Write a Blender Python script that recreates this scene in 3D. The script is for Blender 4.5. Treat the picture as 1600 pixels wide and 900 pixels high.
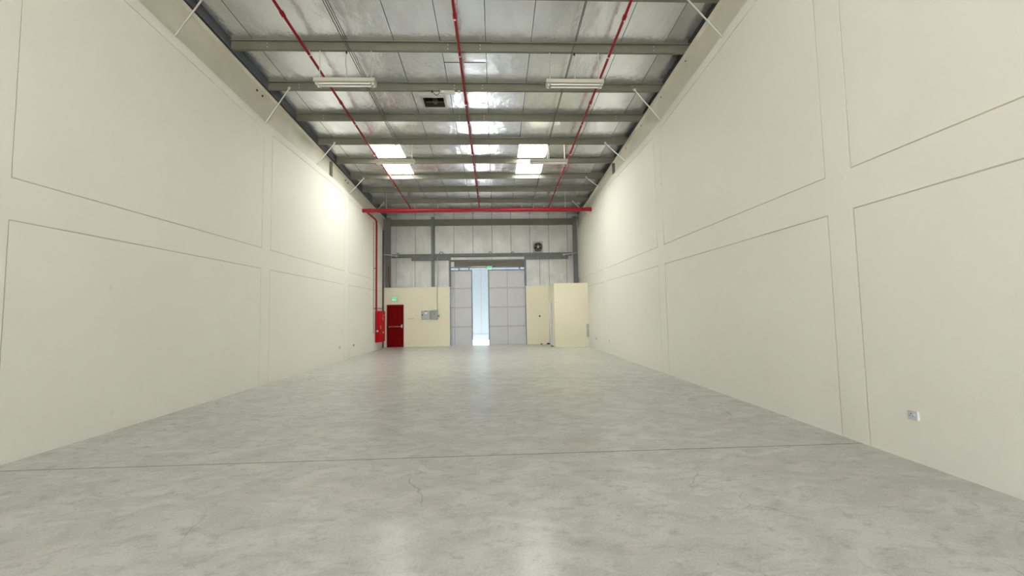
import bpy, math, random
from mathutils import Vector, Matrix
random.seed(7)
for o in list(bpy.data.objects): bpy.data.objects.remove(o)
scene = bpy.context.scene
COL = scene.collection
R = math.radians

# ------------------------------------------------------------------ camera
YAW, PITCH, ROLL, CAMH, FPX = .0412, .0629, -.0179, 1.7, 625.63
cd = bpy.data.cameras.new('camera'); cam = bpy.data.objects.new('camera', cd); COL.objects.link(cam)
rx = Vector((math.cos(YAW), -math.sin(YAW), 0)); fw = Vector((math.sin(YAW), math.cos(YAW), 0)); up = Vector((0, 0, 1))
F = fw*math.cos(PITCH)+up*math.sin(PITCH); U = up*math.cos(PITCH)-fw*math.sin(PITCH)
R3 = rx*math.cos(ROLL)+U*math.sin(ROLL); U3 = U*math.cos(ROLL)-rx*math.sin(ROLL)
m = Matrix((R3, U3, -F)).transposed().to_4x4(); m.translation = Vector((0, 0, CAMH)); cam.matrix_world = m
cd.sensor_fit = 'HORIZONTAL'; cd.sensor_width = 36; cd.lens = FPX/1600*36; cd.clip_start = .05; cd.clip_end = 300
scene.camera = cam

# ------------------------------------------------------------------ world, sun, exposure
w = bpy.data.worlds.new('sky'); scene.world = w; w.use_nodes = True
bg = w.node_tree.nodes['Background']; bg.inputs[0].default_value = (.87, .925, 1.0, 1); bg.inputs[1].default_value = 1.4
sd = bpy.data.lights.new('sun', 'SUN'); sd.energy = 20.0; sd.angle = R(1.0); sd.color = (1, .985, .96)
sun = bpy.data.objects.new('sun', sd); COL.objects.link(sun); sun.rotation_euler = (R(4), R(-22), 0); sun.location = (10, 5, 30)
vs = scene.view_settings; vs.view_transform = 'Standard'; vs.look = 'None'; vs.gamma = 1; vs.use_curve_mapping = False; vs.exposure = 2.38

# ------------------------------------------------------------------ materials
def nt(name):
    ma = bpy.data.materials.new(name); ma.use_nodes = True; t = ma.node_tree
    return ma, t, t.nodes['Principled BSDF']
def plain(name, c, rough=.5, metal=0, var=.0, scale=3, bump=0, emit=None, es=0, spec=.5):
    ma, t, b = nt(name)
    b.inputs['Base Color'].default_value = (*c, 1); b.inputs['Roughness'].default_value = rough; b.inputs['Metallic'].default_value = metal
    b.inputs['Specular IOR Level'].default_value = spec
    if emit: b.inputs['Emission Color'].default_value = (*emit, 1); b.inputs['Emission Strength'].default_value = es
    if var or bump:
        tc = t.nodes.new('ShaderNodeTexCoord'); n = t.nodes.new('ShaderNodeTexNoise'); n.inputs['Scale'].default_value = scale; n.inputs['Detail'].default_value = 6
        t.links.new(tc.outputs['Object'], n.inputs['Vector'])
        if var:
            r = t.nodes.new('ShaderNodeValToRGB'); r.color_ramp.elements[0].position = .3; r.color_ramp.elements[1].position = .7
            r.color_ramp.elements[0].color = (*[x*(1-var) for x in c], 1); r.color_ramp.elements[1].color = (*[min(1, x*(1+var)) for x in c], 1)
            t.links.new(n.outputs['Fac'], r.inputs[0]); t.links.new(r.outputs[0], b.inputs['Base Color'])
        if bump:
            bp = t.nodes.new('ShaderNodeBump'); bp.inputs['Strength'].default_value = bump; bp.inputs['Distance'].default_value = .02
            t.links.new(n.outputs['Fac'], bp.inputs['Height']); t.links.new(bp.outputs[0], b.inputs['Normal'])
    return ma
def N(t, typ, **kw):
    n = t.nodes.new('ShaderNode'+typ)
    for k, v in kw.items():
        if k in n.inputs: n.inputs[k].default_value = v
        else: setattr(n, k, v)
    return n
def ramp(t, src, p0, c0, p1, c1):
    r = t.nodes.new('ShaderNodeValToRGB'); e = r.color_ramp.elements
    e[0].position = p0; e[1].position = p1; e[0].color = (*c0, 1) if len(c0) == 3 else c0; e[1].color = (*c1, 1) if len(c1) == 3 else c1
    t.links.new(src, r.inputs[0]); return r.outputs[0]
def mixc(t, fac, a, b, typ='MIX'):
    mx = t.nodes.new('ShaderNodeMix'); mx.data_type = 'RGBA'; mx.blend_type = typ
    for s, i in ((fac, 0), (a, 6), (b, 7)):
        if isinstance(s, (int, float)): mx.inputs[i].default_value = s
        elif isinstance(s, tuple): mx.inputs[i].default_value = (*s, 1)
        else: t.links.new(s, mx.inputs[i])
    return mx.outputs[2]
def world_pos(t, sc=(1, 1, 1), loc=(0, 0, 0), rot=(0, 0, 0)):
    g = N(t, 'NewGeometry'); mp = N(t, 'Mapping'); mp.inputs['Scale'].default_value = sc; mp.inputs['Location'].default_value = loc; mp.inputs['Rotation'].default_value = rot
    t.links.new(g.outputs['Position'], mp.inputs[0]); return mp.outputs[0]

def mat_wall(name, c, c2):
    ma, t, b = nt(name)
    n1 = N(t, 'TexNoise', Scale=.5, Detail=5.0); t.links.new(world_pos(t), n1.inputs['Vector'])
    col = mixc(t, ramp(t, n1.outputs['Fac'], .35, (0, 0, 0), .7, (1, 1, 1)), c, c2)
    n2 = N(t, 'TexNoise', Scale=2.2, Detail=9.0, Roughness=.72); t.links.new(world_pos(t, (1, 1, 1.6)), n2.inputs['Vector'])
    col = mixc(t, ramp(t, n2.outputs['Fac'], .62, (0, 0, 0), .80, (.35, .35, .35)), col, tuple(x*.82 for x in c))
    v = N(t, 'TexNoise', Scale=9.0, Detail=3.0); t.links.new(world_pos(t, (1, 1, 1), (5, 3, 1)), v.inputs['Vector'])
    col = mixc(t, ramp(t, v.outputs['Fac'], .72, (0, 0, 0), .78, (.3, .3, .3)), col, tuple(x*.7 for x in c))
    t.links.new(col, b.inputs['Base Color']); b.inputs['Roughness'].default_value = .62; b.inputs['Specular IOR Level'].default_value = .3
    n3 = N(t, 'TexNoise', Scale=60.0, Detail=4.0); t.links.new(world_pos(t), n3.inputs['Vector'])
    bp = N(t, 'Bump', Strength=.12, Distance=.01); t.links.new(n3.outputs['Fac'], bp.inputs['Height']); t.links.new(bp.outputs[0], b.inputs['Normal'])
    return ma
WALL = mat_wall('cream_wall_paint', (.81, .782, .695), (.83, .805, .725))
DADO = mat_wall('yellow_cream_paint', (.80, .745, .57), (.83, .775, .60))
GROOVE = plain('groove_tan_render', (.58, .53, .40), .9)  # olive-tan render backing the grooves between wall panels

def mat_floor():
    ma, t, b = nt('troweled_concrete')
    P = world_pos(t)
    wn = N(t, 'TexNoise', Scale=1.3, Detail=3.0); t.links.new(P, wn.inputs['Vector'])
    off = N(t, 'VectorMath', operation='MULTIPLY_ADD'); off.inputs[1].default_value = (.9, .9, 0)
    t.links.new(wn.outputs['Color'], off.inputs[0]); t.links.new(P, off.inputs[2])
    a = N(t, 'TexNoise', Scale=.30, Detail=5.0, Roughness=.55); t.links.new(P, a.inputs['Vector'])
    base = mixc(t, ramp(t, a.outputs['Fac'], .30, (0, 0, 0), .70, (1, 1, 1)), (.53, .52, .475), (.62, .61, .565))
    mp = N(t, 'Mapping'); mp.inputs['Rotation'].default_value = (0, 0, R(14)); mp.inputs['Scale'].default_value = (.9, 1.7, 1); t.links.new(off.outputs[0], mp.inputs[0])
    c = N(t, 'TexNoise', Scale=2.3, Detail=12.0, Roughness=.62); t.links.new(mp.outputs[0], c.inputs['Vector'])
    base = mixc(t, ramp(t, c.outputs['Fac'], .42, (0, 0, 0), .80, (.85, .85, .85)), base, (.38, .375, .335))
    base = mixc(t, ramp(t, c.outputs['Fac'], .18, (.8, .8, .8), .50, (0, 0, 0)), base, (.66, .655, .625))
    c2 = N(t, 'TexNoise', Scale=5.5, Detail=8.0, Roughness=.7); t.links.new(world_pos(t, (1, 1.5, 1), (2, 4, 0), (0, 0, R(-25))), c2.inputs['Vector'])
    base = mixc(t, ramp(t, c2.outputs['Fac'], .52, (0, 0, 0), .66, (.8, .8, .8)), base, (.37, .365, .325))
    # trowel arcs
    mp2 = N(t, 'Mapping'); mp2.inputs['Rotation'].default_value = (0, 0, R(-18)); mp2.inputs['Scale'].default_value = (1.0, 6.0, 1); t.links.new(off.outputs[0], mp2.inputs[0])
    d = N(t, 'TexNoise', Scale=1.9, Detail=9.0, Roughness=.7); t.links.new(mp2.outputs[0], d.inputs['Vector'])
    base = mixc(t, ramp(t, d.outputs['Fac'], .54, (0, 0, 0), .78, (.8, .8, .8)), base, (.37, .355, .305))
    # warm rusty tint blotches
    e = N(t, 'TexNoise', Scale=.9, Detail=5.0); t.links.new(world_pos(t, (1, 1, 1), (7, 2, 0)), e.inputs['Vector'])
    base = mixc(t, ramp(t, e.outputs['Fac'], .50, (0, 0, 0), .75, (.4, .4, .4)), base, (.47, .425, .36))
    f_ = N(t, 'TexNoise', Scale=45.0, Detail=4.0, Roughness=.7); t.links.new(P, f_.inputs['Vector'])
    base = mixc(t, .20, base, ramp(t, f_.outputs['Fac'], .3, (.2, .2, .19), .7, (.75, .74, .70)))
    # hairline cracks and scratches
    v = N(t, 'TexVoronoi', feature='DISTANCE_TO_EDGE', Scale=.8); t.links.new(off.outputs[0], v.inputs['Vector'])
    line = ramp(t, v.outputs['Distance'], .0, (1, 1, 1), .006, (0, 0, 0))
    k = N(t, 'TexNoise', Scale=1.1, Detail=2.0); t.links.new(world_pos(t, (1, 1, 1), (3, 9, 0)), k.inputs['Vector'])
    msk = ramp(t, k.outputs['Fac'], .58, (0, 0, 0), .66, (.55, .55, .55))
    base = mixc(t, mixc(t, 1.0, line, msk, 'MULTIPLY'), base, (.25, .21, .16))
    s = N(t, 'TexNoise', Scale=14.0, Detail=2.0); t.links.new(P, s.inputs['Vector'])
    base = mixc(t, ramp(t, s.outputs['Fac'], .76, (0, 0, 0), .80, (.6, .6, .6)), base, (.22, .20, .16))
    t.links.new(base, b.inputs['Base Color'])
    rg = ramp(t, c.outputs['Fac'], .3, (.20, .20, .20), .7, (.262, .262, .262)); t.links.new(rg, b.inputs['Roughness'])
    b.inputs['Specular IOR Level'].default_value = .16
    h1 = N(t, 'TexNoise', Scale=7.0, Detail=8.0); t.links.new(world_pos(t, (.7, 1.6, 1)), h1.inputs['Vector'])
    bp = N(t, 'Bump', Strength=.14, Distance=.02); t.links.new(h1.outputs['Fac'], bp.inputs['Height']); t.links.new(bp.outputs[0], b.inputs['Normal'])
    return ma
FLOOR = mat_floor()

def mat_foil(name, c, c2, rough=.34, metal=.75):
    ma, t, b = nt(name)
    n = N(t, 'TexNoise', Scale=1.1, Detail=6.0, Roughness=.6); t.links.new(world_pos(t, (1.4, .8, 1)), n.inputs['Vector'])
    t.links.new(mixc(t, ramp(t, n.outputs['Fac'], .35, (0, 0, 0), .68, (1, 1, 1)), c, c2), b.inputs['Base Color'])
    b.inputs['Metallic'].default_value = metal; b.inputs['Roughness'].default_value = rough
    h1 = N(t, 'TexNoise', Scale=1.6, Detail=4.0); t.links.new(world_pos(t, (1.5, .9, 1)), h1.inputs['Vector'])
    h2 = N(t, 'TexNoise', Scale=26.0, Detail=3.0); t.links.new(world_pos(t), h2.inputs['Vector'])
    ad = N(t, 'Math', operation='MULTIPLY_ADD'); ad.inputs[1].default_value = .06; t.links.new(h2.outputs['Fac'], ad.inputs[0]); t.links.new(h1.outputs['Fac'], ad.inputs[2])
    bp = N(t, 'Bump', Strength=.6, Distance=.06); t.links.new(ad.outputs[0], bp.inputs['Height']); t.links.new(bp.outputs[0], b.inputs['Normal'])
    return ma
FOIL = mat_foil('silver_foil_lining', (.70, .725, .76), (.84, .87, .90), .25, .9)
FOILD = mat_foil('dull_blue_foil', (.075, .085, .09), (.12, .13, .135), .7, 0)
FOIL_SHADE = mat_foil('shade_toned_foil', (.56, .58, .60), (.72, .74, .76), .25, .85)  # lining foil with the shade beside the socket-wall rafter put into its colour
SHEET = mat_foil('foil_faced_wall_sheet', (.48, .48, .455), (.60, .60, .575), .42, .55)
SEAL = plain('dark_joint_sealant', (.06, .06, .055), .8)
STEEL = plain('olive_grey_primer', (.16, .156, .115), .5, .1, .10, 2.5)
STEELB = plain('blue_grey_steel', (.17, .185, .17), .5, .15, .10, 2.5)
RAFT = plain('beige_grey_primer', (.68, .645, .53), .38, .1, .08, 1.2)
GALV = plain('galvanised_rod', (.52, .52, .48), .4, .5)
RED = plain('red_pipe_enamel', (.27, .010, .014), .4, 0, .12, 2, spec=.2)
REDB = plain('bright_red_enamel', (.50, .003, .006), .4, spec=.12)
REDM = plain('crimson_main_enamel', (.33, .004, .012), .35, spec=.3)
REDD = plain('dark_red_door_paint', (.18, .001, .002), .5, 0, .05, 2, spec=.06)
WHITE = plain('white_enamel', (.80, .80, .76), .4)
CREAMLAMP = plain('cream_lamp_enamel', (.50, .48, .39), .5)
TUBE = plain('unlit_fluorescent_tube', (.85, .85, .82), .25)
DARK = plain('black_plastic', (.02, .02, .02), .5)
DARKBROWN = plain('dark_brown_void', (.035, .028, .018), .9)
OLIVEBROWN = plain('brown_shutter_box', (.15, .135, .095), .55, 0, .1, 2)
DOORP = plain('grey_door_panel', (.60, .595, .61), .5, .1, .03, 1.5)
DOORF = plain('blue_grey_door_frame', (.15, .19, .225), .45, .2)
DOORR = plain('grey_beige_rail', (.47, .47, .45), .5, .1)
GREYBOX = plain('grey_enclosure_enamel', (.36, .37, .35), .5, 0, .06, 12)
GREYLID = plain('pale_grey_lid', (.46, .47, .47), .4)
CONDUIT = plain('grey_conduit', (.40, .41, .39), .5)
CHROME = plain('satin_metal', (.75, .72, .68), .3, .9)
GREENL = plain('lit_green_sign', (.08, .40, .18), .4, emit=(.10, .45, .22), es=.22)
GREENW = plain('lit_pale_green_band', (.6, .9, .7), .4, emit=(.40, .75, .5), es=.2)
RUST = plain('rust_stain', (.22, .07, .03), .8)
DECAL = plain('pale_decal', (.70, .32, .28), .5)
FACADE = plain('pale_blue_facade', (.040, .052, .058), .7, 0, .02, 1)
GROUNDM = plain('sunlit_concrete_apron', (.52, .53, .54), .8, 0, .05, 1)
ASPH = plain('grey_yard_concrete', (.36, .355, .34), .9, 0, .1, 2)
LIGHTBLOCK = plain('dark_light_block', (.06, .062, .065), .9)  # for the added light-blocking walls outside the rafters
def mat_skylight():
    ma = bpy.data.materials.new('translucent_skylight_sheet'); ma.use_nodes = True; t = ma.node_tree; t.nodes.remove(t.nodes['Principled BSDF'])
    o = t.nodes['Material Output']; a = N(t, 'BsdfTranslucent'); a.inputs[0].default_value = (.86, .88, .84, 1)
    b = N(t, 'BsdfDiffuse'); b.inputs[0].default_value = (.8, .8, .78, 1); mx = N(t, 'MixShader'); mx.inputs[0].default_value = .12
    t.links.new(a.outputs[0], mx.inputs[1]); t.links.new(b.outputs[0], mx.inputs[2]); t.links.new(mx.outputs[0], o.inputs[0]); return ma
SKYL = mat_skylight()

# ------------------------------------------------------------------ mesh helpers
class MB:
    def __init__(s): s.v = []; s.f = []
    def add(s, v, f):
        k = len(s.v); s.v += [tuple(p) for p in v]; s.f += [tuple(i+k for i in q) for q in f]; return s
    def box(s, x0, x1, y0, y1, z0, z1):
        return s.add([(x, y, z) for z in (z0, z1) for y in (y0, y1) for x in (x0, x1)],
                     [(0, 2, 3, 1), (4, 5, 7, 6), (0, 1, 5, 4), (2, 6, 7, 3), (0, 4, 6, 2), (1, 3, 7, 5)])
    def sbox(s, x0, x1, y0, y1, zf, h):     # box whose underside follows zf(y)
        return s.add([(x, y, zf(y)+d) for d in (0, h) for y in (y0, y1) for x in (x0, x1)],
                     [(0, 2, 3, 1), (4, 5, 7, 6), (0, 1, 5, 4), (2, 6, 7, 3), (0, 4, 6, 2), (1, 3, 7, 5)])
    def prism(s, poly, ax, a, b):           # poly 2D extruded along axis; ax 0: poly=(y,z) 1: (x,z) 2: (x,y)
        n = len(poly)
        def P(p, t): return ((t, p[0], p[1]), (p[0], t, p[1]), (p[0], p[1], t))[ax]
        v = [P(p, a) for p in poly]+[P(p, b) for p in poly]
        f = [tuple(range(n))[::-1], tuple(range(n, 2*n))]+[(i, (i+1) % n, n+(i+1) % n, n+i) for i in range(n)]
        return s.add(v, f)
    def tube(s, pts, r, n=10, caps=True):
        pts = [Vector(p) for p in pts]; rings = []
        for i, p in enumerate(pts):
            d = (pts[min(i+1, len(pts)-1)]-pts[max(i-1, 0)]).normalized()
            a = Vector((0, 0, 1)) if abs(d.z) < .9 else Vector((1, 0, 0))
            u = d.cross(a).normalized(); q = d.cross(u)
            k = 1.0
            if 0 < i < len(pts)-1:
                c = (pts[i]-pts[i-1]).normalized().dot((pts[i+1]-pts[i]).normalized()); k = 1.0/max(.5, math.sqrt((1+c)/2))
            rings.append([p+(u*math.cos(2*math.pi*j/n)+q*math.sin(2*math.pi*j/n))*r*(1+(k-1)*.5) for j in range(n)])
        v = [p for g in rings for p in g]; f = []
        for i in range(len(rings)-1):
            for j in range(n):
                f.append((i*n+j, i*n+(j+1) % n, (i+1)*n+(j+1) % n, (i+1)*n+j))
        if caps: f.append(tuple(range(n))[::-1]); f.append(tuple(range((len(rings)-1)*n, len(rings)*n)))
        return s.add(v, f)
    def ring(s, c, r0, r1, y0, y1, n=24):   # annulus around the Y axis
        v = []
        for y in (y0, y1):
            for r in (r0, r1):
                v += [(c[0]+r*math.cos(2*math.pi*i/n), y, c[2]+r*math.sin(2*math.pi*i/n)) for i in range(n)]
        f = []
        for i in range(n):
            j = (i+1) % n
            f += [(i, j, n+j, n+i), (2*n+i, 3*n+i, 3*n+j, 2*n+j), (n+i, n+j, 3*n+j, 3*n+i), (i, 2*n+i, 2*n+j, j)]
        return s.add(v, f)
    def build(s, name, mat, parent=None, smooth=False):
        me = bpy.data.meshes.new(name); o = bpy.data.objects.new(name, me); COL.objects.link(o)
        if parent is None:
            xs, ys, zs = zip(*s.v); org = Vector(((min(xs)+max(xs))/2, (min(ys)+max(ys))/2, min(zs))); o.location = org
        else:
            org = wloc(parent); o.parent = parent
        me.from_pydata([tuple(Vector(p)-org) for p in s.v], [], s.f); me.materials.append(mat)
        import bmesh
        bm = bmesh.new(); bm.from_mesh(me); bmesh.ops.recalc_face_normals(bm, faces=bm.faces); bm.to_mesh(me); bm.free()
        if smooth:
            me.polygons.foreach_set('use_smooth', [True]*len(me.polygons))
            try: me.set_sharp_from_angle(angle=R(40))
            except Exception: pass
        return o
def wloc(o):
    v = Vector((0, 0, 0))
    while o: v += o.location; o = o.parent
    return v
def tag(o, label, cat=None, group=None, kind=None):
    o['label'] = label
    if cat: o['category'] = cat
    if group: o['group'] = group
    if kind: o['kind'] = kind
    return o
def thing(name, loc, label, cat, group=None, kind=None):
    o = bpy.data.objects.new(name, None); COL.objects.link(o); o.location = loc; o.empty_display_size = .2
    return tag(o, label, cat, group, kind)
def B(*a): return MB().box(*a)
def T(pts, r, n=10): return MB().tube(pts, r, n)

XL, XR = -5.92, 4.55
Y0, YB = -8.0, 21.75
Zb = lambda y: 7.78-.0615*(y-9)             # underside of purlins
Zr = lambda y: Zb(y)+.2                     # underside of roof lining

# ------------------------------------------------------------------ floor
fl = B(-6.4, 5.1, Y0, 22.10, -.30, -.035).build('floor', SEAL); tag(fl, 'troweled grey concrete warehouse floor with saw-cut joints', 'floor', kind='structure')
js = [Y0, 4.94, 10.62, 16.25, 22.10]
for i in range(4):
    g = (.009, .003, .0025, .002, 0)
    y0 = js[i]+(0 if i == 0 else g[i-1]); y1 = js[i+1]-(0 if i == 3 else g[i])
    B(-6.4, 5.1, y0, y1, -.035, 0).build('floor_slab', FLOOR, fl)
    if i < 3: B(-6.4, 5.1, js[i+1]-g[i], js[i+1]+g[i], -.035, -.0015).build('joint_filler', SEAL, fl)
ap = B(-60, 60, 22.105, 90, -.3, -.07).build('forecourt', GROUNDM); tag(ap, 'sunlit pale concrete apron outside the sliding doors', 'ground', kind='structure')
ap2 = B(-60, 60, -60, Y0-.01, -.3, -.07).build('forecourt', ASPH); tag(ap2, 'grey concrete yard outside the open front doorway', 'ground', kind='structure')

# ------------------------------------------------------------------ long side walls
def interp(pl, y):
    for (a, za), (b, zb) in zip(pl, pl[1:]):
        if y <= b: return za+(zb-za)*(y-a)/(b-a)
    return pl[-1][1]
TOPL = [(-8.0, 8.13), (10.25, 6.79), (14.64, 6.79), (16.3, 6.70), (21.15, 6.34)]
TOPR = [(-8.0, 8.33), (10.4, 6.875), (11.9, 6.84), (14.9, 6.93), (16.7, 6.82), (21.15, 6.35)]
def strip_poly(pl, y0, y1, zlo, dtop):
    ys = [y0]+[y for y, _ in pl if y0 < y < y1]+[y1]
    return [(y0, zlo), (y1, zlo)]+[(y, interp(pl, y)-dtop) for y in reversed(ys)]
def side_wall(name, sgn, pl, piers, yend, label):
    X = XL if sgn < 0 else XR
    xo = X+sgn*.20; xb = X+sgn*.010; ylo = Y0
    root = MB().prism(strip_poly(pl, ylo, yend, 0, .004), 0, min(xb, xo), max(xb, xo)).build(name, GROOVE); tag(root, label, 'wall', kind='structure')
    g = .0085; z0, z1 = 2.957, 3.467
    def piece(nm, poly): MB().prism(poly, 0, min(X, xb), max(X, xb)).build(nm, WALL, root)
    # piers run from the floor to the wall top, beams between them, infill panels set in with open joints
    edges = [ylo]
    for a, b in piers: edges += [a, b]
    edges.append(yend)
    TB = .21
    for a, b in piers:
        piece('pier', [(a, 0), (b, 0), (b, interp(pl, b)-TB), (b, interp(pl, b)), (a, interp(pl, a)), (a, interp(pl, a)-TB)])
    for i in range(0, len(edges), 2):
        a, b = edges[i], edges[i+1]; ga = 0 if i == 0 else g; gb = 0 if i == len(edges)-2 else g
        piece('tie_beam', [(a, z0), (b, z0), (b, z1), (a, z1)])
        ys = [a]+[y for y, _ in pl if a < y < b]+[b]
        piece('top_beam', [(y, interp(pl, y)-TB) for y in ys]+[(y, interp(pl, y)) for y in reversed(ys)])
        piece('infill_panel', [(a+ga*2, .0), (b-gb*2, .0), (b-gb*2, z0-2*g), (a+ga*2, z0-2*g)])
        piece('infill_panel', strip_poly(pl, a+ga*2, b-gb*2, z1+2*g, TB+2*g))
    return root
side_wall('wall_left', -1, TOPL, [(-1.0, -.6), (4.67, 5.06), (10.34, 10.725), (15.86, 16.34)], 21.15, 'cream painted block wall with grooved panels, carrying the fire hose cabinet')
side_wall('wall_right', 1, TOPR, [(-.9, -.5), (4.835, 5.215), (10.52, 10.94), (16.2, 16.6)], 21.72, 'cream painted block wall with grooved panels and a low power socket')
# dark walls added beyond the rafters to keep light from leaking in
bl = B(-6.75, -6.65, Y0, 22.1, -.03, 9.2).build('wall_outer_left', LIGHTBLOCK); tag(bl, 'added dark light-blocking wall beyond the cabinet wall', 'wall', kind='structure')
br = B(5.30, 5.40, Y0, 22.1, -.03, 9.2).build('wall_outer_right', LIGHTBLOCK); tag(br, 'added dark light-blocking wall beyond the socket wall', 'wall', kind='structure')

# front end behind the camera: tall open doorway
fr = MB().box(-6.75, -4.4, Y0-.2, Y0, 0, 9.2).box(3.1, 5.4, Y0-.2, Y0, 0, 9.2).box(-4.4, 3.1, Y0-.2, Y0, 5.2, 9.2).build('wall_front', WALL)
tag(fr, 'front wall with a tall open loading doorway', 'wall', kind='structure')

# ------------------------------------------------------------------ roof
ce = B(-6.65, 5.30, Y0, 22.1, 0, .01)
ce = MB().sbox(-6.65, -5.83, Y0, 22.1, lambda y: Zr(y)+.0125, .06).sbox(4.59, 5.30, Y0, 22.1, lambda y: Zr(y)+.0125, .06).build('ceiling', FOILD)
tag(ce, 'sloping roof lined with silver foil sheets between steel purlins', 'ceiling', kind='structure')
PUR = [20.87-1.49*k for k in range(13)]
seams = [-5.86, -5.39]+[-4.34+1.05*k for k in range(9)]+[4.62]
ycuts = sorted([22.1]+[PUR[k]+.03 for k in range(1, 13, 2)]+[Y0, -5.0, -2.0, 1.0])
ycuts = [y for i, y in enumerate(ycuts)]
SKY_Y = [(13.45, 16.43)]
skycols = (2, 7)
HATCH = (-1.995, -1.385, 11.06, 11.58)
for c in range(len(seams)-1):
    x0, x1 = seams[c]+.007, seams[c+1]-.007
    for a, b in zip(ycuts, ycuts[1:]):
        ov = [s for s in SKY_Y if c in skycols and s[0] < b and s[1] > a]
        segs = [(a, b)]
        for s in ov:
            segs = [q for q in ((a, min(b, s[0])), (max(a, s[1]), b)) if q[1]-q[0] > .02]
        for p, q in segs:
            hx0, hx1, hy0, hy1 = HATCH
            if x0 < hx0 < x1 and p < hy0 < q:
                mb = MB().sbox(x0, hx0, p, q, Zr, .012).sbox(hx1, x1, p, q, Zr, .012).sbox(hx0, hx1, p, hy0, Zr, .012).sbox(hx0, hx1, hy1, q, Zr, .012)
            else: mb = MB().sbox(x0, x1, p, q, Zr, .012)
            mb.build('lining_sheet', FOIL_SHADE if c == len(seams)-2 else FOIL, ce)
# dark seam strips above the joints
for x in seams[1:-1]:
    y0 = Y0
    if any(abs(x-seams[c+d]) < .01 for c in skycols for d in (0, 1)):
        MB().sbox(x-.03, x+.03, Y0, 13.4, lambda y: Zr(y)+.0125, .01).sbox(x-.03, x+.03, 16.48, 22.1, lambda y: Zr(y)+.0125, .01).build('joint_strip', SEAL, ce)
    else: MB().sbox(x-.03, x+.03, Y0, 22.1, lambda y: Zr(y)+.0125, .01).build('joint_strip', SEAL, ce)
MB().sbox(-1.18, -.78, 9.605, 9.63, lambda y: Zr(y)-.004, .006).build('joint_tape', RUST, ce)
MB().sbox(-.70, -.16, 9.60, 9.625, lambda y: Zr(y)-.004, .006).build('joint_tape', RUST, ce)
# skylights: ribbed translucent sheets
for k, c in enumerate(skycols):
    for (a, b) in SKY_Y:
        far = a > 10
        sk = thing('window_%d' % (k+1+(0 if far else 2)), ((seams[c]+seams[c+1])/2, (a+b)/2, Zr((a+b)/2)), ('translucent ribbed roof skylight %s on the %s wall side' % (('behind the strip lights' if far else 'near the open front'), ('cabinet', 'socket')[k])), 'skylight', kind='structure')
        for q0, q1 in ((a-.04, (a+b)/2), ((a+b)/2, b+.04)):
            mb = MB(); n = 5; wd = (seams[c+1]-seams[c]+.06)/n; prof = []
            for i in range(n):
                x = seams[c]-.03+i*wd; prof += [(x, .05), (x+wd*.62, .05), (x+wd*.70, .075), (x+wd*.92, .075)]
            prof.append((seams[c+1]+.03, .05))
            v = []; f = []
            for i, (x, d) in enumerate(prof): v += [(x, q0, Zr(q0)+d), (x, q1, Zr(q1)+d)]
            for i in range(len(prof)-1): f.append((2*i, 2*i+1, 2*i+3, 2*i+2))
            mb.add(v, f).build('pane', SKYL, sk)
        MB().sbox(seams[c]-.012, seams[c]+.012, a, b, lambda y: Zr(y)-.005, .05).sbox(seams[c+1]-.012, seams[c+1]+.012, a, b, lambda y: Zr(y)-.005, .05).build('window_frame', WHITE, sk)
# roof hatch
hx0, hx1, hy0, hy1 = HATCH
ht = thing('roof_hatch', ((hx0+hx1)/2, (hy0+hy1)/2, Zr(hy0)-.03), 'square roof vent hatch with pale frame and dark shaft in the lining', 'hatch')
MB().sbox(hx0-.05, hx0+.01, hy0-.05, hy1+.05, lambda y: Zr(y)-.02, .03).sbox(hx1-.01, hx1+.05, hy0-.05, hy1+.05, lambda y: Zr(y)-.02, .03).sbox(hx0, hx1, hy0-.05, hy0+.01, lambda y: Zr(y)-.02, .03).sbox(hx0, hx1, hy1-.01, hy1+.05, lambda y: Zr(y)-.02, .03).build('frame', GALV, ht)
MB().sbox(hx0-.03, hx0, hy0-.03, hy1+.03, Zr, .45).sbox(hx1, hx1+.03, hy0-.03, hy1+.03, Zr, .45).sbox(hx0, hx1, hy0-.03, hy0, Zr, .45).sbox(hx0, hx1, hy1, hy1+.03, Zr, .45).sbox(hx0-.03, hx1+.03, hy0-.03, hy1+.03, lambda y: Zr(y)+.45, .03).build('shaft', DARKBROWN, ht)
MB().tube([(-1.69, hy1-.005, Zr(hy1)+.16), (-1.69, hy1-.16, Zr(hy1)+.17)], .07, 14).build('vent_motor', OLIVEBROWN, ht)
B(hx0+.02, hx1-.02, hy1-.05, hy1-.02, Zr(hy1)+.13, Zr(hy1)+.17).build('motor_bracket', STEEL, ht)

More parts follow.
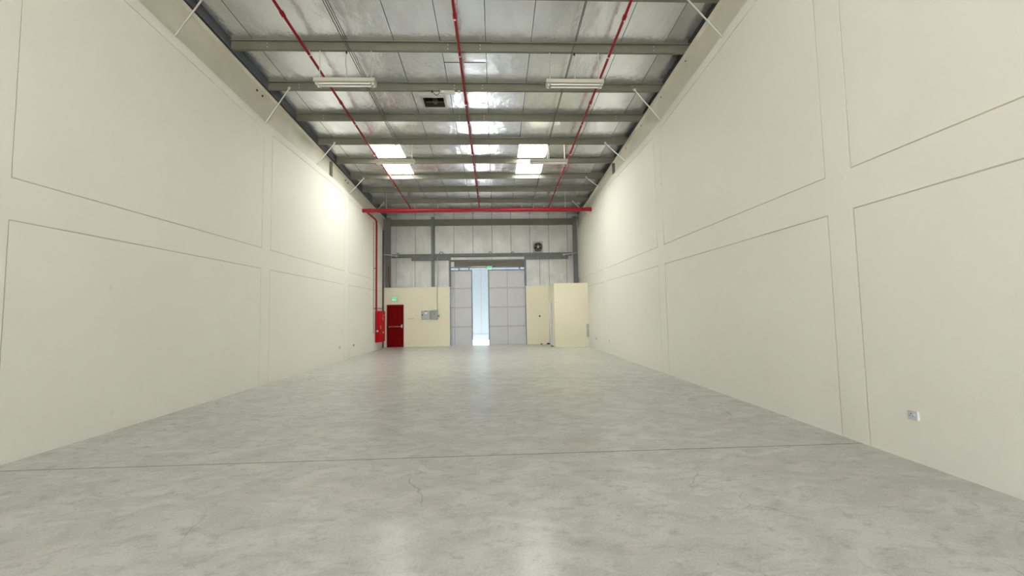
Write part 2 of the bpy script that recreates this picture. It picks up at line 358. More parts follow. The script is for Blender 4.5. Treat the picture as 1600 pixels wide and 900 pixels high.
# ------------------------------------------------------------------ purlins
ordn = ['first', 'second', 'third', 'fourth', 'fifth', 'sixth', 'seventh', 'eighth', 'ninth', 'tenth', 'eleventh', 'twelfth', 'thirteenth']
PX0, PX1 = -5.90, 4.78
for k, y in enumerate(PUR):
    z = Zb(y); t_ = .006
    extra = {8: ' carrying two strip lights', 5: ' before the skylights', 7: ' beside the roof hatch'}.get(k, '')
    p = thing('purlin', ((PX0+PX1)/2, y, z), 'olive-grey steel roof purlin, %s from the gable wall%s' % (ordn[k], extra), 'beam', 'steel purlins under the roof')
    # C section: web towards the open front
    prof = [(y, z), (y+.07, z), (y+.07, z+.022), (y+.07-t_, z+.022), (y+.07-t_, z+t_), (y+t_, z+t_), (y+t_, z+.194), (y-.06, z+.194), (y-.06, z+.200), (y+t_, z+.200), (y, z+.1)]
    prof = [(y, z), (y+.07, z), (y+.07, z+.022), (y+.07-t_, z+.022), (y+.07-t_, z+t_), (y+t_, z+t_), (y+t_, z+.199), (y-.06, z+.199), (y-.06, z+.172), (y-.06+t_, z+.172), (y-.06+t_, z+.193), (y, z+.193)]
    MB().prism(prof, 0, PX0, PX1).build('section', STEEL, p)
    lap = [(a, b+ (0 if i not in (0,) else 0)) for i, (a, b) in enumerate([(y-.004, z+.001), (y+.0, z+.001), (y+.0, z+.185), (y-.004, z+.185)])]
    MB().prism(lap, 0, PX0, -5.05).build('lap_plate', STEEL, p)
    MB().prism(lap, 0, 3.75, PX1).build('lap_plate', STEEL, p)
    if k >= 6:
        for bx in (-1.02, -.27, -5.1, 3.82):
            for bz in (.05, .14):
                T([(bx, y-.014, z+bz), (bx, y, z+bz)], .011, 8).build('bolt', GALV, p)

# ------------------------------------------------------------------ rafters on the long walls, with closures and fly braces
def rafter(sgn, label, xin, pl):
    # tapered I beam; inner flange edge at xin
    xc = xin+sgn*.10; lo = lambda y: interp([(a, b+.018) for a, b in pl]+[(22.0, pl[-1][1]-.05)], y)
    root = thing('rafter', (xc, 7, 7.0), label, 'beam', 'tapered rafters on the long walls')
    ys = [Y0+.01]+[a for a, _ in pl if a > Y0+.1]+[21.9]
    poly = [(y, lo(y)) for y in ys]+[(y, Zb(y)-.012) for y in (21.9, Y0)]
    MB().prism(poly, 0, xc-.005, xc+.005).build('web', RAFT, root)
    MB().sbox(xc-.10, xc+.10, Y0+.05, 21.9, lambda y: Zb(y)-.016, .014).build('top_flange', RAFT, root)
    for i in range(len(ys)-1):
        a, b = ys[i], ys[i+1]
        MB().sbox(xc-.10, xc+.10, a, b, lambda y: lo(a)+(lo(b)-lo(a))*(y-a)/(b-a)-.014, .014).build('bottom_flange', RAFT, root)
    ysf = 14.75 if sgn < 0 else 14.95
    for ex in (0, 3.2):
        yy = ysf if ex == 0 else 2.0
        MB().box(min(xc, xin+sgn*.012), max(xc, xin+sgn*.012), yy-.05, yy+.05, lo(yy), Zb(yy)-.02).build('stiffener', OLIVEBROWN, root)
    if sgn < 0:
        for (yy, zz) in ((10.19, 7.529), (10.43, 7.511), (16.23, 7.21), (16.52, 7.197)):
            T([(xc+.03, yy, zz), (xc, yy, zz)], .028, 8).build('rusty_bolt', RUST, root)
    else:
        for yy in (9.1, 10.55, 12.05, 13.55):
            T([(xc-.02, yy, Zb(yy)-.09), (xc, yy, Zb(yy)-.09)], .016, 8).build('bolt', DARK, root)
    return root
rafter(-1, 'deep beige tapered steel rafter above the wall with the fire cabinet', -5.955, TOPL)
rafter(1, 'deep beige tapered steel rafter above the wall with the low socket', 4.565, TOPR)
# closures between rafter and roof
for nm, x, lab in (('trim_1', -5.90, 'ribbed blue-grey closure strip above the rafter over the cabinet wall'), ('trim_2', 4.80, 'dull closure strip above the rafter over the socket wall')):
    root = MB().sbox(min(x, x+.02*(-1 if x < 0 else 1)), max(x, x+.02*(-1 if x < 0 else 1)), Y0, 21.9, lambda y: Zb(y)-.001, .212).build(nm, FOILD); tag(root, lab, 'trim', kind='structure')
    for d in (.05, .10, .15):
        MB().sbox(x-.008, x+.008, Y0, 21.9, lambda y: Zb(y)+d, .014).build('rib', FOILD, root)
for i, k in enumerate((9, 7, 5, 3, 1)):
    y = PUR[k]
    for sgn, xa, xb, lb in ((-1, -5.90, -5.35, 'cabinet'), (1, 4.53, 3.88, 'socket')):
        pl = TOPL if sgn < 0 else TOPR
        bxy = y-.12 if sgn < 0 else y
        za = interp(pl, y)+.01
        o = thing('fly_brace', (xa, y, za), 'thin diagonal steel brace from %s-wall rafter to the %s purlin from the gable wall' % (lb, ordn[k]), 'brace', 'fly braces along the rafters')
        T([(xa+sgn*.05, y-.03, za-.05), (xb, y-.02, Zb(y)+.02)], .016, 8).build('rod', GALV, o)
        B(xb-.03, xb+.03, y-.03, y-.006, Zb(y)-.005, Zb(y)+.06).build('cleat', GALV, o)

# ------------------------------------------------------------------ back gable wall
YS = 22.03
wb = MB().box(-6.65, -2.50, 22.06, 22.12, 0, 7.4).box(1.66, 5.3, 22.06, 22.12, 0, 7.4).box(-2.50, 1.66, 22.06, 22.12, 4.66, 7.4).build('wall_back', SEAL)
tag(wb, 'gable wall of foil-faced sheets over a cream masonry dado, with the sliding doorway', 'wall', kind='structure')
gx = [-6.6, -5.42]+[-5.42+1.053*k for k in range(1, 10)]+[5.25]
for a, b in zip(gx, gx[1:]):
    B(a+.011, b-.011, YS, 22.06, 4.92, 7.25).build('wall_sheet', SHEET, wb)
for xs in ([-6.6, -5.42, -4.39, -3.37, -2.50], [1.66, 2.475, 2.99, 3.98, 5.25]):
    for a, b in zip(xs, xs[1:]): B(a+.011, b-.011, YS, 22.06, 3.1, 4.908).build('wall_sheet', SHEET, wb)
for a, b in ((-2.49, -2.27), (-2.26, -.20), (-.19, .83), (.84, 1.65)):
    B(a, b, YS, 22.06, 4.67, 4.908).build('wall_sheet', SHEET, wb)
dl = B(-6.6, -2.50, 21.72, 21.95, 0, 3.19)
# dado with door hole for the red door (leaf stands in front of the recess)
DX0, DX1, DZ = -5.835, -4.935, 2.27
MB().box(-6.6, DX0, 21.72, 21.95, 0, 3.19).box(DX1, -2.50, 21.72, 21.95, 0, 3.19).box(DX0, DX1, 21.72, 21.95, DZ, 3.19).build('masonry_dado', DADO, wb)
B(1.66, 5.25, 21.72, 21.95, 0, 3.165).build('masonry_dado', DADO, wb)
B(-6.02, -2.52, 21.705, 21.73, 3.17, 3.195).build('dado_capping', RAFT, wb)
B(1.66, 2.95, 21.705, 21.73, 3.15, 3.175).build('dado_capping', RAFT, wb)
# jamb reveals, white
B(-2.515, -2.49, 21.71, 21.95, 0, 3.19).build('door_reveal', WHITE, wb)

# columns, posts, girts
def isec(name, x, y, wx, wy, z0, z1, mat, label, group=None, axis=0):
    o = thing(name, (x, y, z0), label, 'column', group)
    MB().box(x-wx/2, x+wx/2, y-wy/2, y-wy/2+.012, z0, z1).build('front_flange', mat, o)
    MB().box(x-wx/2, x+wx/2, y+wy/2-.012, y+wy/2, z0, z1).build('rear_flange', mat, o)
    MB().box(x-.006, x+.006, y-wy/2+.012, y+wy/2-.012, z0, z1).build('web', mat, o)
    return o
isec('steel_column', -6.06, 21.42, .22, .34, 0, 6.28, STEELB, 'steel corner column beside the fire cabinet wall end')
isec('steel_column', -5.81, 21.90, .25, .18, 3.195, 7.02, STEELB, 'grey gable column above the red fire door, stained red at its foot')
T([(-5.70, 21.80, 3.2), (-5.74, 21.80, 3.6), (-5.77, 21.80, 4.35)], .035, 8).build('rust_stained_pipe', RUST).name = 'rust_stained_conduit'
tag(bpy.data.objects['rust_stained_conduit'], 'reddish brown conduit rising beside the gable column over the red door', 'conduit')
isec('steel_column', 4.44, 21.88, .20, .22, 0, 7.02, STEELB, 'grey gable column rising behind the cream enclosure')
pp = thing('wall_post', (-3.39, 21.84, 3.05), 'grey channel post crossing the girt between red door and sliding door', 'post')
B(-3.475, -3.305, 21.80, 21.81, 3.05, 7.05).build('web', STEELB, pp)
MB().box(-3.475, -3.465, 21.81, 21.90, 3.2, 7.05).box(-3.315, -3.305, 21.81, 21.90, 3.2, 7.05).build('flange', STEELB, pp)
def girt(x0, x1, y, z0, z1, label, mat=STEEL):
    o = thing('wall_girt', ((x0+x1)/2, y, z0), label, 'girt', 'horizontal girts on the gable wall'); d = .14; t_ = .008
    prof = [(y, z0), (y+d, z0), (y+d, z0+.02), (y+d-t_, z0+.02), (y+d-t_, z0+t_), (y+t_, z0+t_), (y+t_, z1-t_), (y+d-t_, z1-t_), (y+d-t_, z1-.02), (y+d, z1-.02), (y+d, z1), (y, z1)]
    MB().prism(prof, 0, x0, x1).build('section', mat, o); return o
girt(-5.9, 4.5, 21.86, 6.58, 6.92, 'deep olive girt high on the gable wall behind the red main pipe')
g2 = girt(-5.6, 4.25, 21.86, 4.83, 5.01, 'grey girt crossing the gable wall above the sliding door', STEELB)
for z in (4.865, 4.975): B(-5.6, 4.25, 21.845, 21.86, z-.02, z+.02).build('flange_lip', STEELB, g2)
for x0, x1, lb in ((-4.56, -2.52, 'flat grey plate under the girt beside the channel post'), (1.68, 4.05, 'flat grey plate under the girt below the wall fan')):
    o = thing('fascia_plate', ((x0+x1)/2, 21.88, 4.63), lb, 'plate'); B(x0, x1, 21.87, 21.885, 4.64, 4.83).build('plate', STEELB, o)
    for i in range(5):
        bx = x0+.2+i*(x1-x0-.4)/4; T([(bx, 21.862, 4.73), (bx, 21.872, 4.73)], .014, 8).build('bolt', GALV, o)
# door head: light sheet strip, beam, brown shutter box, track
hb = thing('door_head_beam', (-.42, 21.88, 4.6), 'thin grey beam over the sliding doorway', 'beam')
B(-2.43, 1.62, 21.86, 21.98, 4.62, 4.665).build('flange', STEELB, hb); B(-2.43, 1.62, 21.92, 21.93, 4.56, 4.62).build('web', STEELB, hb)
bx_ = thing('shutter_box', (-.3, 21.9, 4.30), 'long brown box above the sliding doors', 'box')
B(-2.23, 1.62, 21.93, 22.12, 4.305, 4.60).build('casing', OLIVEBROWN, bx_); B(-2.235, -2.21, 21.91, 22.12, 4.30, 4.60).build('end_plate', DARK, bx_)
B(-2.46, -2.24, 21.97, 22.06, 4.30, 4.62).build('filler_panel', SHEET, bx_)
tr = thing('door_track', (-.42, 22.18, 4.24), 'dark steel sliding door track with bright slot below', 'track')
B(-3.35, 1.75, 22.14, 22.22, 4.265, 4.32).build('channel', DOORF, tr)
B(-3.35, 1.75, 22.14, 22.148, 4.245, 4.265).build('lip', DOORF, tr)
for x in (-2.0, -1.45, -.2, 1.35): B(x-.04, x+.04, 22.16, 22.20, 4.12, 4.27).build('hanger', DOORF, tr)
for x, mat, lb in ((-2.475, STEELB, 'grey jamb post above the dado beside the left sliding leaf'), (1.655, DOORF, 'blue-grey jamb post at the sliding doorway beside the cream enclosure')):
    if x < 0: lb = 'grey jamb post at the sliding doorway towards the red door'
    o = thing('jamb_post', (x, 21.86, 3.19), lb, 'post'); B(x-.05, x+.05, 21.85, 21.86, 3.195, 4.83).build('web', mat, o)
    MB().box(x-.05, x-.042, 21.86, 21.96, 3.195, 4.83).box(x+.042, x+.05, 21.86, 21.96, 3.195, 4.83).build('flange', mat, o)
# sliding leaves
def leaf(name, x0, x1, label):
    y = 22.14; o = thing(name, ((x0+x1)/2, y, -.06), label, 'door', kind='structure'); z0, z1 = -.06, 4.135; s = .055
    B(x0, x0+s, y, y+.06, z0, z1).build('stile', DOORF, o); B(x1-s, x1, y, y+.06, z0, z1).build('stile', DOORF, o)
    rails = [z0, 1.0, 2.05, 3.11, z1]
    B(x0+s, x1-s, y, y+.06, z0, z0+.05).build('bottom_rail', DOORF, o); B(x0+s, x1-s, y, y+.06, z1-.05, z1).build('top_rail', DOORF, o)
    for z in rails[1:-1]: B(x0+s, x1-s, y, y+.05, z-.04, z+.04).build('rail', DOORR, o)
    xm = (x0+x1)/2
    for i in range(4):
        a = rails[i]+(.05 if i == 0 else .04); b = rails[i+1]-(.05 if i == 3 else .04)
        for p, q in ((x0+s, xm-.006), (xm+.006, x1-s)): B(p, q, y+.02, y+.035, a, b).build('door_panel', DOORP, o)
    B(xm-.006, xm+.006, y+.028, y+.035, z0+.05, z1-.05).build('panel_joint', SEAL, o)
    return o
leaf('door_2', -3.26, -1.275, 'grey panelled sliding door leaf half hidden behind the dado of the red door')
leaf('door_3', -.408, 1.70, 'grey panelled sliding door leaf fully in view beside the enclosure')
# red fire door
d1 = thing('door_1', ((DX0+DX1)/2, 21.75, 0), 'dark red steel fire exit door with push bar', 'door', kind='structure')
MB().box(DX0, DX0+.035, 21.712, 21.84, .0, DZ).box(DX1-.035, DX1, 21.712, 21.84, .0, DZ).box(DX0+.035, DX1-.035, 21.712, 21.84, DZ-.04, DZ).build('door_frame', plain('door_frame_dark_red', (.16, .004, .005), .5), d1)
B(DX0+.04, DX1-.04, 21.74, 21.79, .01, DZ-.045).build('door_leaf', REDD, d1)
pb = T([(DX0+.13, 21.68, 1.09), (DX1-.09, 21.68, 1.10)], .024, 10).build('push_bar', CHROME, d1)
B(DX1-.13, DX1-.07, 21.66, 21.74, 1.03, 1.20).build('latch_case', CHROME, d1); B(DX0+.11, DX0+.15, 21.68, 21.74, 1.06, 1.12).build('bar_bracket', CHROME, d1)
B(DX1-.055, DX1-.035, 21.73, 21.74, .95, 1.25).build('latch_slot', DARK, d1)
# exit signs
def exit_sign(x0, x1, y, z0, z1, label):
    o = thing('exit_sign', ((x0+x1)/2, y, z0), label, 'sign', 'lit green exit signs')
    B(x0, x1, y, y+.05, z0, z1).build('housing', GREYBOX, o)
    B(x0+.02, x1-.02, y-.006, y, z0+.06, z1-.015).build('lit_face', GREENL, o); B(x0+.02, x1-.02, y-.006, y, z0+.025, z0+.06).build('lit_band', GREENW, o)
exit_sign(-5.57, -5.27, 21.67, 2.47, 2.68, 'small lit green exit sign above the red fire door')
exit_sign(-.45, -.17, 21.85, 4.10, 4.31, 'lit green exit sign above the gap between sliding doors')
B(-.33, -.29, 21.88, 21.93, 4.31, 4.34).build('sign_bracket', STEELB, bpy.data.objects['exit_sign.001'])

# cream enclosure in the corner
EX0, EY0, EZ = 2.875, 19.6, 3.135
en = MB().box(EX0, XR, EY0, EY0+.12, 0, EZ).box(EX0, EX0+.12, EY0+.12, 20.41, 0, EZ).box(EX0, EX0+.12, 21.13, 21.72, 0, EZ).box(EX0, EX0+.12, 20.41, 21.13, 2.33, EZ).box(EX0+.12, XR, EY0+.12, 21.72, EZ-.2, EZ-.05).build('wall_enclosure', DADO)
tag(en, 'cream painted corner enclosure with a narrow side door', 'enclosure', kind='structure')
d4 = thing('door_4', (EX0, 20.77, 0), 'grey door in white frame on the side of the cream enclosure', 'door', kind='structure')
MB().box(EX0-.012, EX0+.10, 20.41, 20.45, 0, 2.33).box(EX0-.012, EX0+.10, 21.09, 21.13, 0, 2.33).box(EX0-.012, EX0+.10, 20.45, 21.09, 2.29, 2.33).build('door_frame', WHITE, d4)
B(EX0+.05, EX0+.09, 20.455, 21.085, .01, 2.285).build('door_leaf', plain('grey_door_leaf', (.45, .47, .48), .5), d4)
T([(EX0+.05, 20.52, 1.05), (EX0+.0, 20.52, 1.05), (EX0+.0, 20.62, 1.05)], .01, 8).build('door_handle', CHROME, d4)
gr = thing('vent_grille', (4.49, EY0, .46), 'narrow grey louvred vent grille low on the enclosure corner', 'grille')
MB().box(4.44, 4.455, EY0-.03, EY0-.002, .46, 1.12).box(4.53, 4.545, EY0-.03, EY0-.002, .46, 1.12).box(4.455, 4.53, EY0-.03, EY0-.002, .46, .475).box(4.455, 4.53, EY0-.03, EY0-.002, 1.105, 1.12).build('frame', GREYBOX, gr)
for i in range(10):
    z = .50+i*.061
    MB().prism([(EY0-.028, z), (EY0-.022, z), (EY0-.004, z+.035), (EY0-.010, z+.035)], 0, 4.455, 4.53).build('slat', GREYBOX, gr)

# wall fan
fx, fz, fy = 2.385, 5.34, 21.86
fan = thing('exhaust_fan', (fx, fy, 5.0), 'dark round exhaust fan on square mounting plate above the girt', 'fan')
MB().box(fx-.28, fx-.18, fy+.10, fy+.16, fz-.32, fz+.32).box(fx+.18, fx+.28, fy+.10, fy+.16, fz-.32, fz+.32).box(fx-.18, fx+.18, fy+.10, fy+.16, fz+.22, fz+.32).box(fx-.18, fx+.18, fy+.10, fy+.16, fz-.32, fz-.22).build('mounting_plate', GREYBOX, fan)
MB().ring((fx, 0, fz), .20, .245, fy-.02, fy+.12).build('shroud_ring', OLIVEBROWN, fan, True)
B(fx-.21, fx+.21, fy+.13, fy+.165, fz-.21, fz+.21).build('dark_duct', DARKBROWN, fan)
T([(fx, fy-.02, fz), (fx, fy+.08, fz)], .06, 14).build('motor', GALV, fan)
for i in range(5):
    a = 2*math.pi*i/5+.3; d = Vector((math.cos(a), 0, math.sin(a))); q = Vector((-math.sin(a), 0, math.cos(a))); c = Vector((fx, fy+.07, fz))
    pts = [c+d*.055-q*.03+Vector((0, .02, 0)), c+d*.19-q*.07+Vector((0, .03, 0)), c+d*.19+q*.05+Vector((0, -.02, 0)), c+d*.055+q*.03+Vector((0, -.02, 0))]
    th = Vector((0, .006, 0)); MB().add([p for p in pts]+[p+th for p in pts], [(0, 1, 2, 3), (7, 6, 5, 4), (0, 4, 5, 1), (1, 5, 6, 2), (2, 6, 7, 3), (3, 7, 4, 0)]).build('blade', OLIVEBROWN, fan)
for s in (-1, 1): B(fx+s*.05-.012, fx+s*.05+.012, fy-.035, fy-.02, fz-.24, fz+.24).build('guard_bar', OLIVEBROWN, fan)

# electrical boxes and conduits on the dado
db = thing('distribution_board', (-3.75, 21.65, 1.45), 'flat square grey electrical board on the cream dado', 'electrical box')
B(-3.985, -3.515, 21.63, 21.72, 1.45, 1.92).build('case', GREYBOX, db); B(-3.955, -3.56, 21.618, 21.63, 1.48, 1.885).build('lid', GREYLID, db)
B(-3.955, -3.905, 21.608, 21.63, 1.65, 1.72).build('lock', DARK, db); B(-3.79, -3.72, 21.608, 21.63, 1.87, 1.905).build('catch', DARK, db)
B(-3.80, -3.66, 21.614, 21.619, 1.74, 1.84).build('label_plate', WHITE, db)
iso = thing('isolator_box', (-3.28, 21.6, 1.44), 'deeper grey isolator box with side rotary knob beside the flat board', 'electrical box')
B(-3.44, -3.115, 21.58, 21.72, 1.44, 1.95).build('case', GREYBOX, iso); B(-3.42, -3.14, 21.566, 21.58, 1.47, 1.92).build('cover', GREYBOX, iso)
T([(-3.115, 21.65, 1.63), (-3.07, 21.65, 1.63)], .035, 10).build('shaft', DARK, iso); T([(-3.07, 21.65, 1.63), (-3.02, 21.65, 1.63)], .055, 12).build('knob', GREYBOX, iso)
for bx, bz in ((-3.36, 1.84), (-3.24, 1.84), (-3.30, 1.73)): T([(bx, 21.556, bz), (bx, 21.568, bz)], .022, 8).build('indicator', DARK, iso)
cn = T([(-3.145, 21.685, 1.95), (-3.145, 21.685, 3.25), (-3.13, 21.853, 3.3), (-3.13, 21.853, 4.81)], .014, 8).build('conduit', CONDUIT); tag(cn, 'thin grey conduit rising from the isolator box to the girt', 'conduit')
wp = thing('wall_plate', (-4.55, 21.71, 1.50), 'faint cream wall plate on the dado between red door and boards', 'plate')
B(-4.74, -4.36, 21.712, 21.72, 1.475, 1.53).build('plate', plain('warm_faded_paint', (.70, .60, .48), .6), wp); T([(-4.70, 21.708, 1.50), (-4.70, 21.713, 1.50)], .008, 6).build('screw', GALV, wp)
bp_ = thing('push_button', (2.37, 21.70, 1.47), 'small dark round push button on the dado beside the enclosure', 'button')
T([(2.37, 21.70, 1.515), (2.37, 21.72, 1.515)], .06, 14).build('collar', GREYBOX, bp_); T([(2.37, 21.685, 1.515), (2.37, 21.70, 1.515)], .035, 12).build('button', DARK, bp_)

# cable loops and end struts on the girt
for x, r, lb in ((-5.25, .05, 'short black cable loop on the girt above the red door'), (-2.93, .10, 'wide black cable loop on the girt beside the channel post'), (-.27, .07, 'black cable loop on the girt above the door gap'), (.97, .05, 'small black cable loop on the girt near the fan')):
    pts = [(x-r, 21.83, 4.99)]+[(x-r*math.cos(a), 21.83, 5.03+r*.8*math.sin(a)) for a in [math.pi*i/8 for i in range(9)]]+[(x+r, 21.83, 4.99)]
    o = T(pts, .014, 6).build('cable_loop', DARK, smooth=True); tag(o, lb, 'cable', 'cable loops along the girt')
for p, q, lb in (((-6.08, 21.58, 4.975), (-5.34, 21.80, 4.90), 'short grey strut from the cabinet wall column to the girt'), ((4.50, 21.55, 4.945), (3.79, 21.80, 4.885), 'short grey strut from the socket wall to the girt')):
    o = thing('wall_strut', q, lb, 'strut'); T([p, q], .03, 10).build('tube', GALV, o); B(q[0]-.04, q[0]+.04, q[1]-.01, q[1]+.05, q[2]-.05, q[2]+.05).build('end_plate', GALV, o)

# ------------------------------------------------------------------ sprinkler pipework
mp_ = thing('sprinkler_main', (-.74, 18.0, 6.335), 'thick red horizontal sprinkler main pipe spanning wall to wall', 'pipe')
T([(-5.915, 18.0, 6.42), (4.42, 18.0, 6.41)], .084, 18).build('pipe', REDM, mp_, True)
T([(4.39, 18.0, 6.41), (4.46, 18.0, 6.41)], .093, 18).build('end_cap', REDM, mp_, True)
for x in (-5.55, -3.0, -.4, 2.25): T([(x-.06, 18.0, 6.42), (x+.06, 18.0, 6.42)], .097, 18).build('coupling', REDM, mp_, True)
for x in (-4.85, -3.595, -2.56, 1.25, 1.78, 2.28, 3.25):
    T([(x, 18.0, 6.48), (x, 18.0, 6.62)], .012, 6).build('hanger_rod', GALV, mp_)
for x in (-4.85, 3.25):
    T([(x, 17.95, 6.5), (x, 17.95, Zb(17.9)+.02)], .010, 6).build('hanger_rod', GALV, mp_)
Zp = lambda y: Zb(y)-.10
def branch(x, heads, label):
    o = thing('sprinkler_branch', (x, 12, Zp(12)), label, 'pipe', 'red sprinkler branch pipes')
    T([(x, 2.0, Zp(2.0)), (x, 20.15, Zp(20.15))], .031, 10).build('pipe', RED, o, True)
    T([(x, 20.15, Zp(20.15)), (x, 18.06, 6.43)], .03, 10).build('feed_pipe', RED, o, True)
    for y in heads:
        T([(x, y-.05, Zp(y)+.003), (x, y+.05, Zp(y)-.003)], .044, 10).build('coupling', RED, o, True)
        hd = T([(x, y, Zp(y)), (x, y, Zp(y)-.08)], .013, 8).build('sprinkler_head', RED, o)
        T([(x, y, Zp(y)-.085), (x, y, Zp(y)-.08)], .026, 8).build('deflector', CHROME, hd)
    for k in (2, 4, 6, 8, 10):
        y = PUR[k]; MB().box(x-.005, x+.005, y+.005, y+.03, Zp(y)+.02, Zb(y)+.02).ring((x, 0, Zp(y)), .030, .040, y+.005, y+.03, 12).build('clamp', GALV, o)
branch(-4.17, (7.82, 10.85, 13.9, 16.9), 'thin red sprinkler branch pipe near the wall with fire cabinet')
branch(-.745, (7.82, 10.82, 13.85, 16.9), 'thin red sprinkler branch pipe along the middle of the roof')
branch(2.745, (7.80, 10.80, 13.85, 16.9), 'thin red sprinkler branch pipe near the wall with low socket')
rs = thing('fire_riser', (-5.80, 19.72, 1.0), 'dark red riser pipe dropping from the main to the fire cabinet', 'pipe')
T([(-5.80, 18.0, 6.42), (-5.80, 19.5, 6.38), (-5.80, 19.68, 6.33), (-5.80, 19.72, 6.15), (-5.80, 19.72, 1.93)], .045, 12).build('pipe', RED, rs, True)
T([(-5.80, 19.72, 1.96), (-5.80, 19.72, .98), (-5.78, 19.74, .90), (-5.70, 19.86, .86)], .03, 10).build('lower_pipe', RED, rs, True)
T([(-5.76, 19.70, .95), (-5.72, 19.66, .95)], .05, 10).build('valve_wheel', CHROME, rs)
for z in (4.0, 2.05): MB().box(-5.92, -5.75, 19.70, 19.74, z-.02, z+.02).build('pipe_clip', STEELB, rs)
T([(-5.76, 19.72, 2.05), (-5.60, 20.2, 2.05), (-5.60, 20.2, 1.93)], .018, 8).build('bypass_pipe', STEELB, rs)
cg = T([(-5.90, 19.60, 6.3), (-5.90, 19.60, .84)], .018, 8).build('conduit', CONDUIT); tag(cg, 'thin grey vertical conduit on the wall beside the red riser', 'conduit')
# fire hose cabinet
fc = thing('fire_hose_cabinet', (-5.80, 20.4, .39), 'bright red fire hose cabinet mounted on the cream wall', 'cabinet')
cy0, cy1, cz0, cz1 = 19.93, 20.86, .39, 1.925
B(-5.917, -5.715, cy0, cy1, cz0, cz1).build('body', REDB, fc)
dr = B(-5.715, -5.69, cy0+.01, cy1-.01, cz0+.015, cz1-.015).build('door', REDB, fc)
B(-5.69, -5.686, 20.45, 20.70, 1.68, 1.73).build('decal', plain('orange_decal', (.75, .28, .12), .5), dr)
B(-5.69, -5.686, 20.38, 20.46, 1.50, 1.62).build('decal', DECAL, dr); B(-5.69, -5.686, 20.55, 20.60, 1.45, 1.60).build('decal', DECAL, dr)
B(-5.69, -5.686, 20.40, 20.66, .80, .90).build('decal', DECAL, dr)
B(-5.69, -5.67, 20.05, 20.08, 1.05, 1.2).build('handle', CHROME, dr)

# ------------------------------------------------------------------ strip lights and cabling under the roof
def batten(x0, x1, y, z, rods, label):
    o = thing('strip_light', ((x0+x1)/2, y, z), label, 'light fixture', 'hanging strip lights')
    B(x0, x1, y-.09, y+.09, z+.085, z+.135).build('housing', CREAMLAMP, o)
    MB().prism([(y-.09, z+.085), (y-.02, z+.085), (y-.03, z+.045), (y-.13, z+.028), (y-.13, z+.036), (y-.08, z+.05)], 0, x0, x1).build('reflector', CREAMLAMP, o)
    MB().prism([(y+.09, z+.085), (y+.02, z+.085), (y+.03, z+.045), (y+.13, z+.028), (y+.13, z+.036), (y+.08, z+.05)], 0, x0, x1).build('reflector', CREAMLAMP, o)
    for s in (-1, 1):
        tb = T([(x0+.05, y+s*.055, z+.015), (x1-.05, y+s*.055, z+.015)], .016, 10).build('tube', TUBE, o, True)
        for xe in (x0+.04, x1-.04): B(xe-.015, xe+.015, y+s*.055-.018, y+s*.055+.018, z-.01, z+.05).build('lamp_holder', WHITE, tb)
    for xe, d in ((x0, .10), (x1, -.10)):
        MB().prism([(xe, z+.135), (xe, z+.06), (xe+d, z-.012), (xe+d*.8, z-.012), (xe-d*.05, z+.05), (xe-d*.05, z+.135)], 1, y-.10, y+.10).build('end_cap', CREAMLAMP, o)
    for xr in rods: T([(xr, y, z+.13), (xr, y, Zb(y)+.01)], .012, 8).build('suspension_rod', GALV, o)
    xm = (x0+x1)/2
    T([(xm, y, z+.13), (xm+.02, y+.02, z+.35), (xm-.01, y+.02, z+.52), (xm+.01, y+.02, Zb(y)+.01)], .010, 6).build('supply_cable', GALV, o, True)
    T([(xm+.01, y+.02, Zb(y)-.05), (xm+.01, y+.02, Zb(y)+.01)], .022, 8).build('cable_gland', DARK, o)
y1, y2 = PUR[8]+.035, PUR[5]+.035
batten(-4.03, -2.68, y1, 6.965, (-3.94, -2.78), 'cream twin-tube strip light under the ninth purlin, on the cabinet wall side')
batten(1.26, 2.59, y1, 6.965, (1.35, 2.50), 'cream twin-tube strip light under the ninth purlin, on the socket wall side')
batten(-3.98, -2.69, y2, 6.83, (-3.89, -2.77), 'cream strip light hanging before the skylight, on the cabinet wall side')
batten(1.26, 2.55, y2, 6.83, (1.86, 2.46), 'cream strip light hanging before the skylight, on the socket wall side')
for x, lb, n in ((-3.28, 'dark supply cable run under the purlins, cabinet wall side', 2), (1.872, 'dark supply cable run under the purlins, socket wall side', 1)):
    o = thing('cable_run', (x, 10, Zb(10)-.02), lb, 'cable', 'supply cables under the purlins')
    for i in range(n):
        pts = []
        for y in [2.0+.745*j for j in range(22)]:
            pts.append((x+i*.05, y, Zb(y)-.018))
        T(pts, .011, 6).build('cable', plain('dark_grey_cable', (.11, .11, .105), .6), o)
jb = thing('junction_box', (-1.21, 10.48, Zb(10.44)-.07), 'cream junction box under the purlin by the roof hatch', 'electrical box')
B(-1.40, -1.02, 10.43, 10.50, Zb(10.44)-.075, Zb(10.44)-.002).build('case', CREAMLAMP, jb); B(-1.34, -1.31, 10.42, 10.43, Zb(10.44)-.045, Zb(10.44)-.02).build('indicator', WHITE, jb)
B(-.93, -.87, 10.43, 10.48, Zb(10.44)-.05, Zb(10.44)-.002).build('side_box', CREAMLAMP, jb)
pts = [(-1.40-.02*i-.0, 10.46, Zb(10.44)-.02-.10*math.sin(math.pi*i/10)) for i in range(11)]
T(pts, .008, 6).build('cable', DARK, jb, True); T([(-1.62, 10.46, Zb(10.44)-.045), (-1.62, 10.46, Zb(10.44)-.002)], .022, 8).build('plug', DARK, jb)

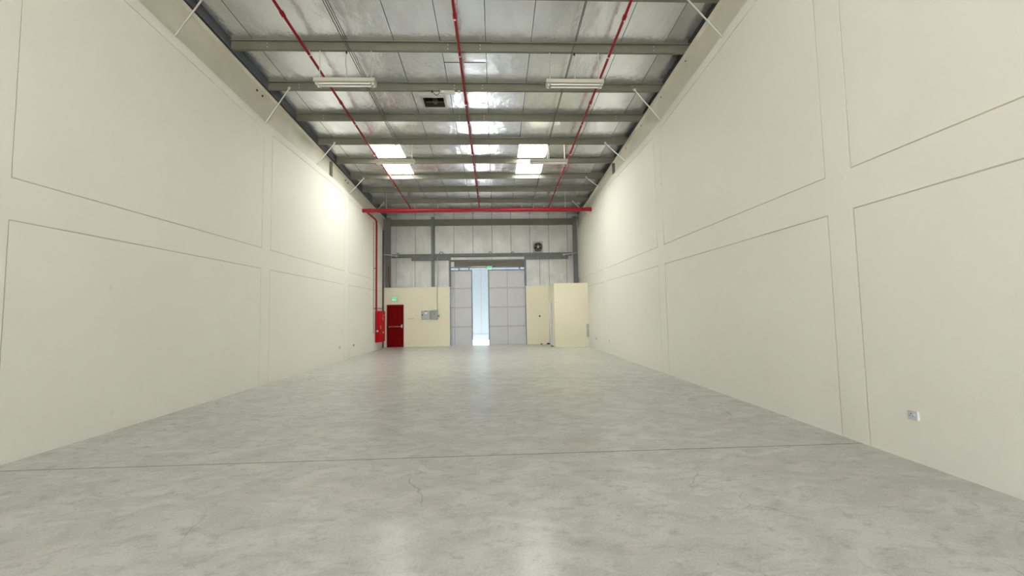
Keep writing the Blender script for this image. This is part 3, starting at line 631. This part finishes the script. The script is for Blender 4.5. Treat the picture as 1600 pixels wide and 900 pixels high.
# ------------------------------------------------------------------ sockets and small bits
def socket(sgn, y, z, label, s=.088):
    X = XL if sgn < 0 else XR; i = -sgn
    def bx(a, b, *r): return B(min(X+i*a, X+i*b), max(X+i*a, X+i*b), *r)
    o = thing('power_socket', (X, y, z-s/2), label, 'socket')
    bx(0, .022, y-s/2+.003, y+s/2-.003, z-s/2+.003, z+s/2-.003).build('back_box', WHITE, o)
    bx(.022, .032, y-s/2, y+s/2, z-s/2, z+s/2).build('face_plate', plain('white_plate', (.56, .58, .60), .4), o)
    for dy, dz, wy, wz in ((.012, .016, .006, .016), (-.006, -.008, .012, .006), (.030, -.008, .012, .006)): bx(.032, .0335, y+dy-wy/2, y+dy+wy/2, z+dz-wz/2, z+dz+wz/2).build('pin_slot', DARK, o)
    bx(.032, .036, y-.034, y-.020, z+.0, z+.026).build('switch_rocker', WHITE, o)
    return o
socket(1, 4.268, .51, 'white power socket low on the cream wall near the floor joint', .10)
socket(1, 18.14, .48, 'small white wall socket near the cream enclosure')
socket(1, 15.99, .52, 'small white wall socket low on the wall, some way before the enclosure')
socket(-1, 15.45, .52, 'small white wall socket on the cabinet wall, farther from the cabinet')
socket(-1, 16.95, .50, 'small white wall socket on the cabinet wall, closer to the cabinet')
bd = thing('loose_board', (2.52, 20.9, 0), 'pale board offcut lying on the floor by the enclosure door', 'board')
B(2.37, 2.80, 20.75, 20.95, 0, .03).build('plank', GREYLID, bd); B(2.37, 2.40, 20.75, 20.95, .03, .05).build('batten', GREYBOX, bd)
for x, y, s, lb in ((2.79, 21.50, .085, 'black rubble lump on the floor against the dado corner'), (2.43, 21.62, .05, 'flat black scrap on the floor along the dado'), (2.80, 20.05, .06, 'dark scrap on the floor at the enclosure corner')):
    pts = []; n = 8
    for zz, rr in ((0, 1), (.6, .85), (1.0, .4)):
        for j in range(n): a = 2*math.pi*j/n; q = rr*(1+.25*random.uniform(-1, 1)); pts.append((x+s*1.3*q*math.cos(a), y+s*q*math.sin(a), zz*s*1.0))
    f = [tuple(range(n))[::-1], tuple(range(2*n, 3*n))]+[(r*n+j, r*n+(j+1) % n, (r+1)*n+(j+1) % n, (r+1)*n+j) for r in range(2) for j in range(n)]
    o = MB().add(pts, f).build('debris_lump', DARK); tag(o, lb, 'debris')
for x, y in ((-.9, 3.35), (.15, 6.3)):
    pass

# ------------------------------------------------------------------ neighbouring facade across the yard
fcd = thing('neighbour_facade', (0, 27.5, -.07), 'pale blue clad building seen through the gap between sliding doors', 'building')
B(-40, 40, 27.56, 36, -.07, 7).build('wall', FACADE, fcd)
for i in range(80): B(-40+i+.004, -39+i-.004, 27.5, 27.56, .3, 6.9).build('cladding_panel', FACADE, fcd)
B(-40, 40, 27.45, 27.56, -.07, .3).build('plinth', FACADE, fcd); B(-40, 40, 27.4, 27.6, 6.9, 7.2).build('coping', WHITE, fcd)
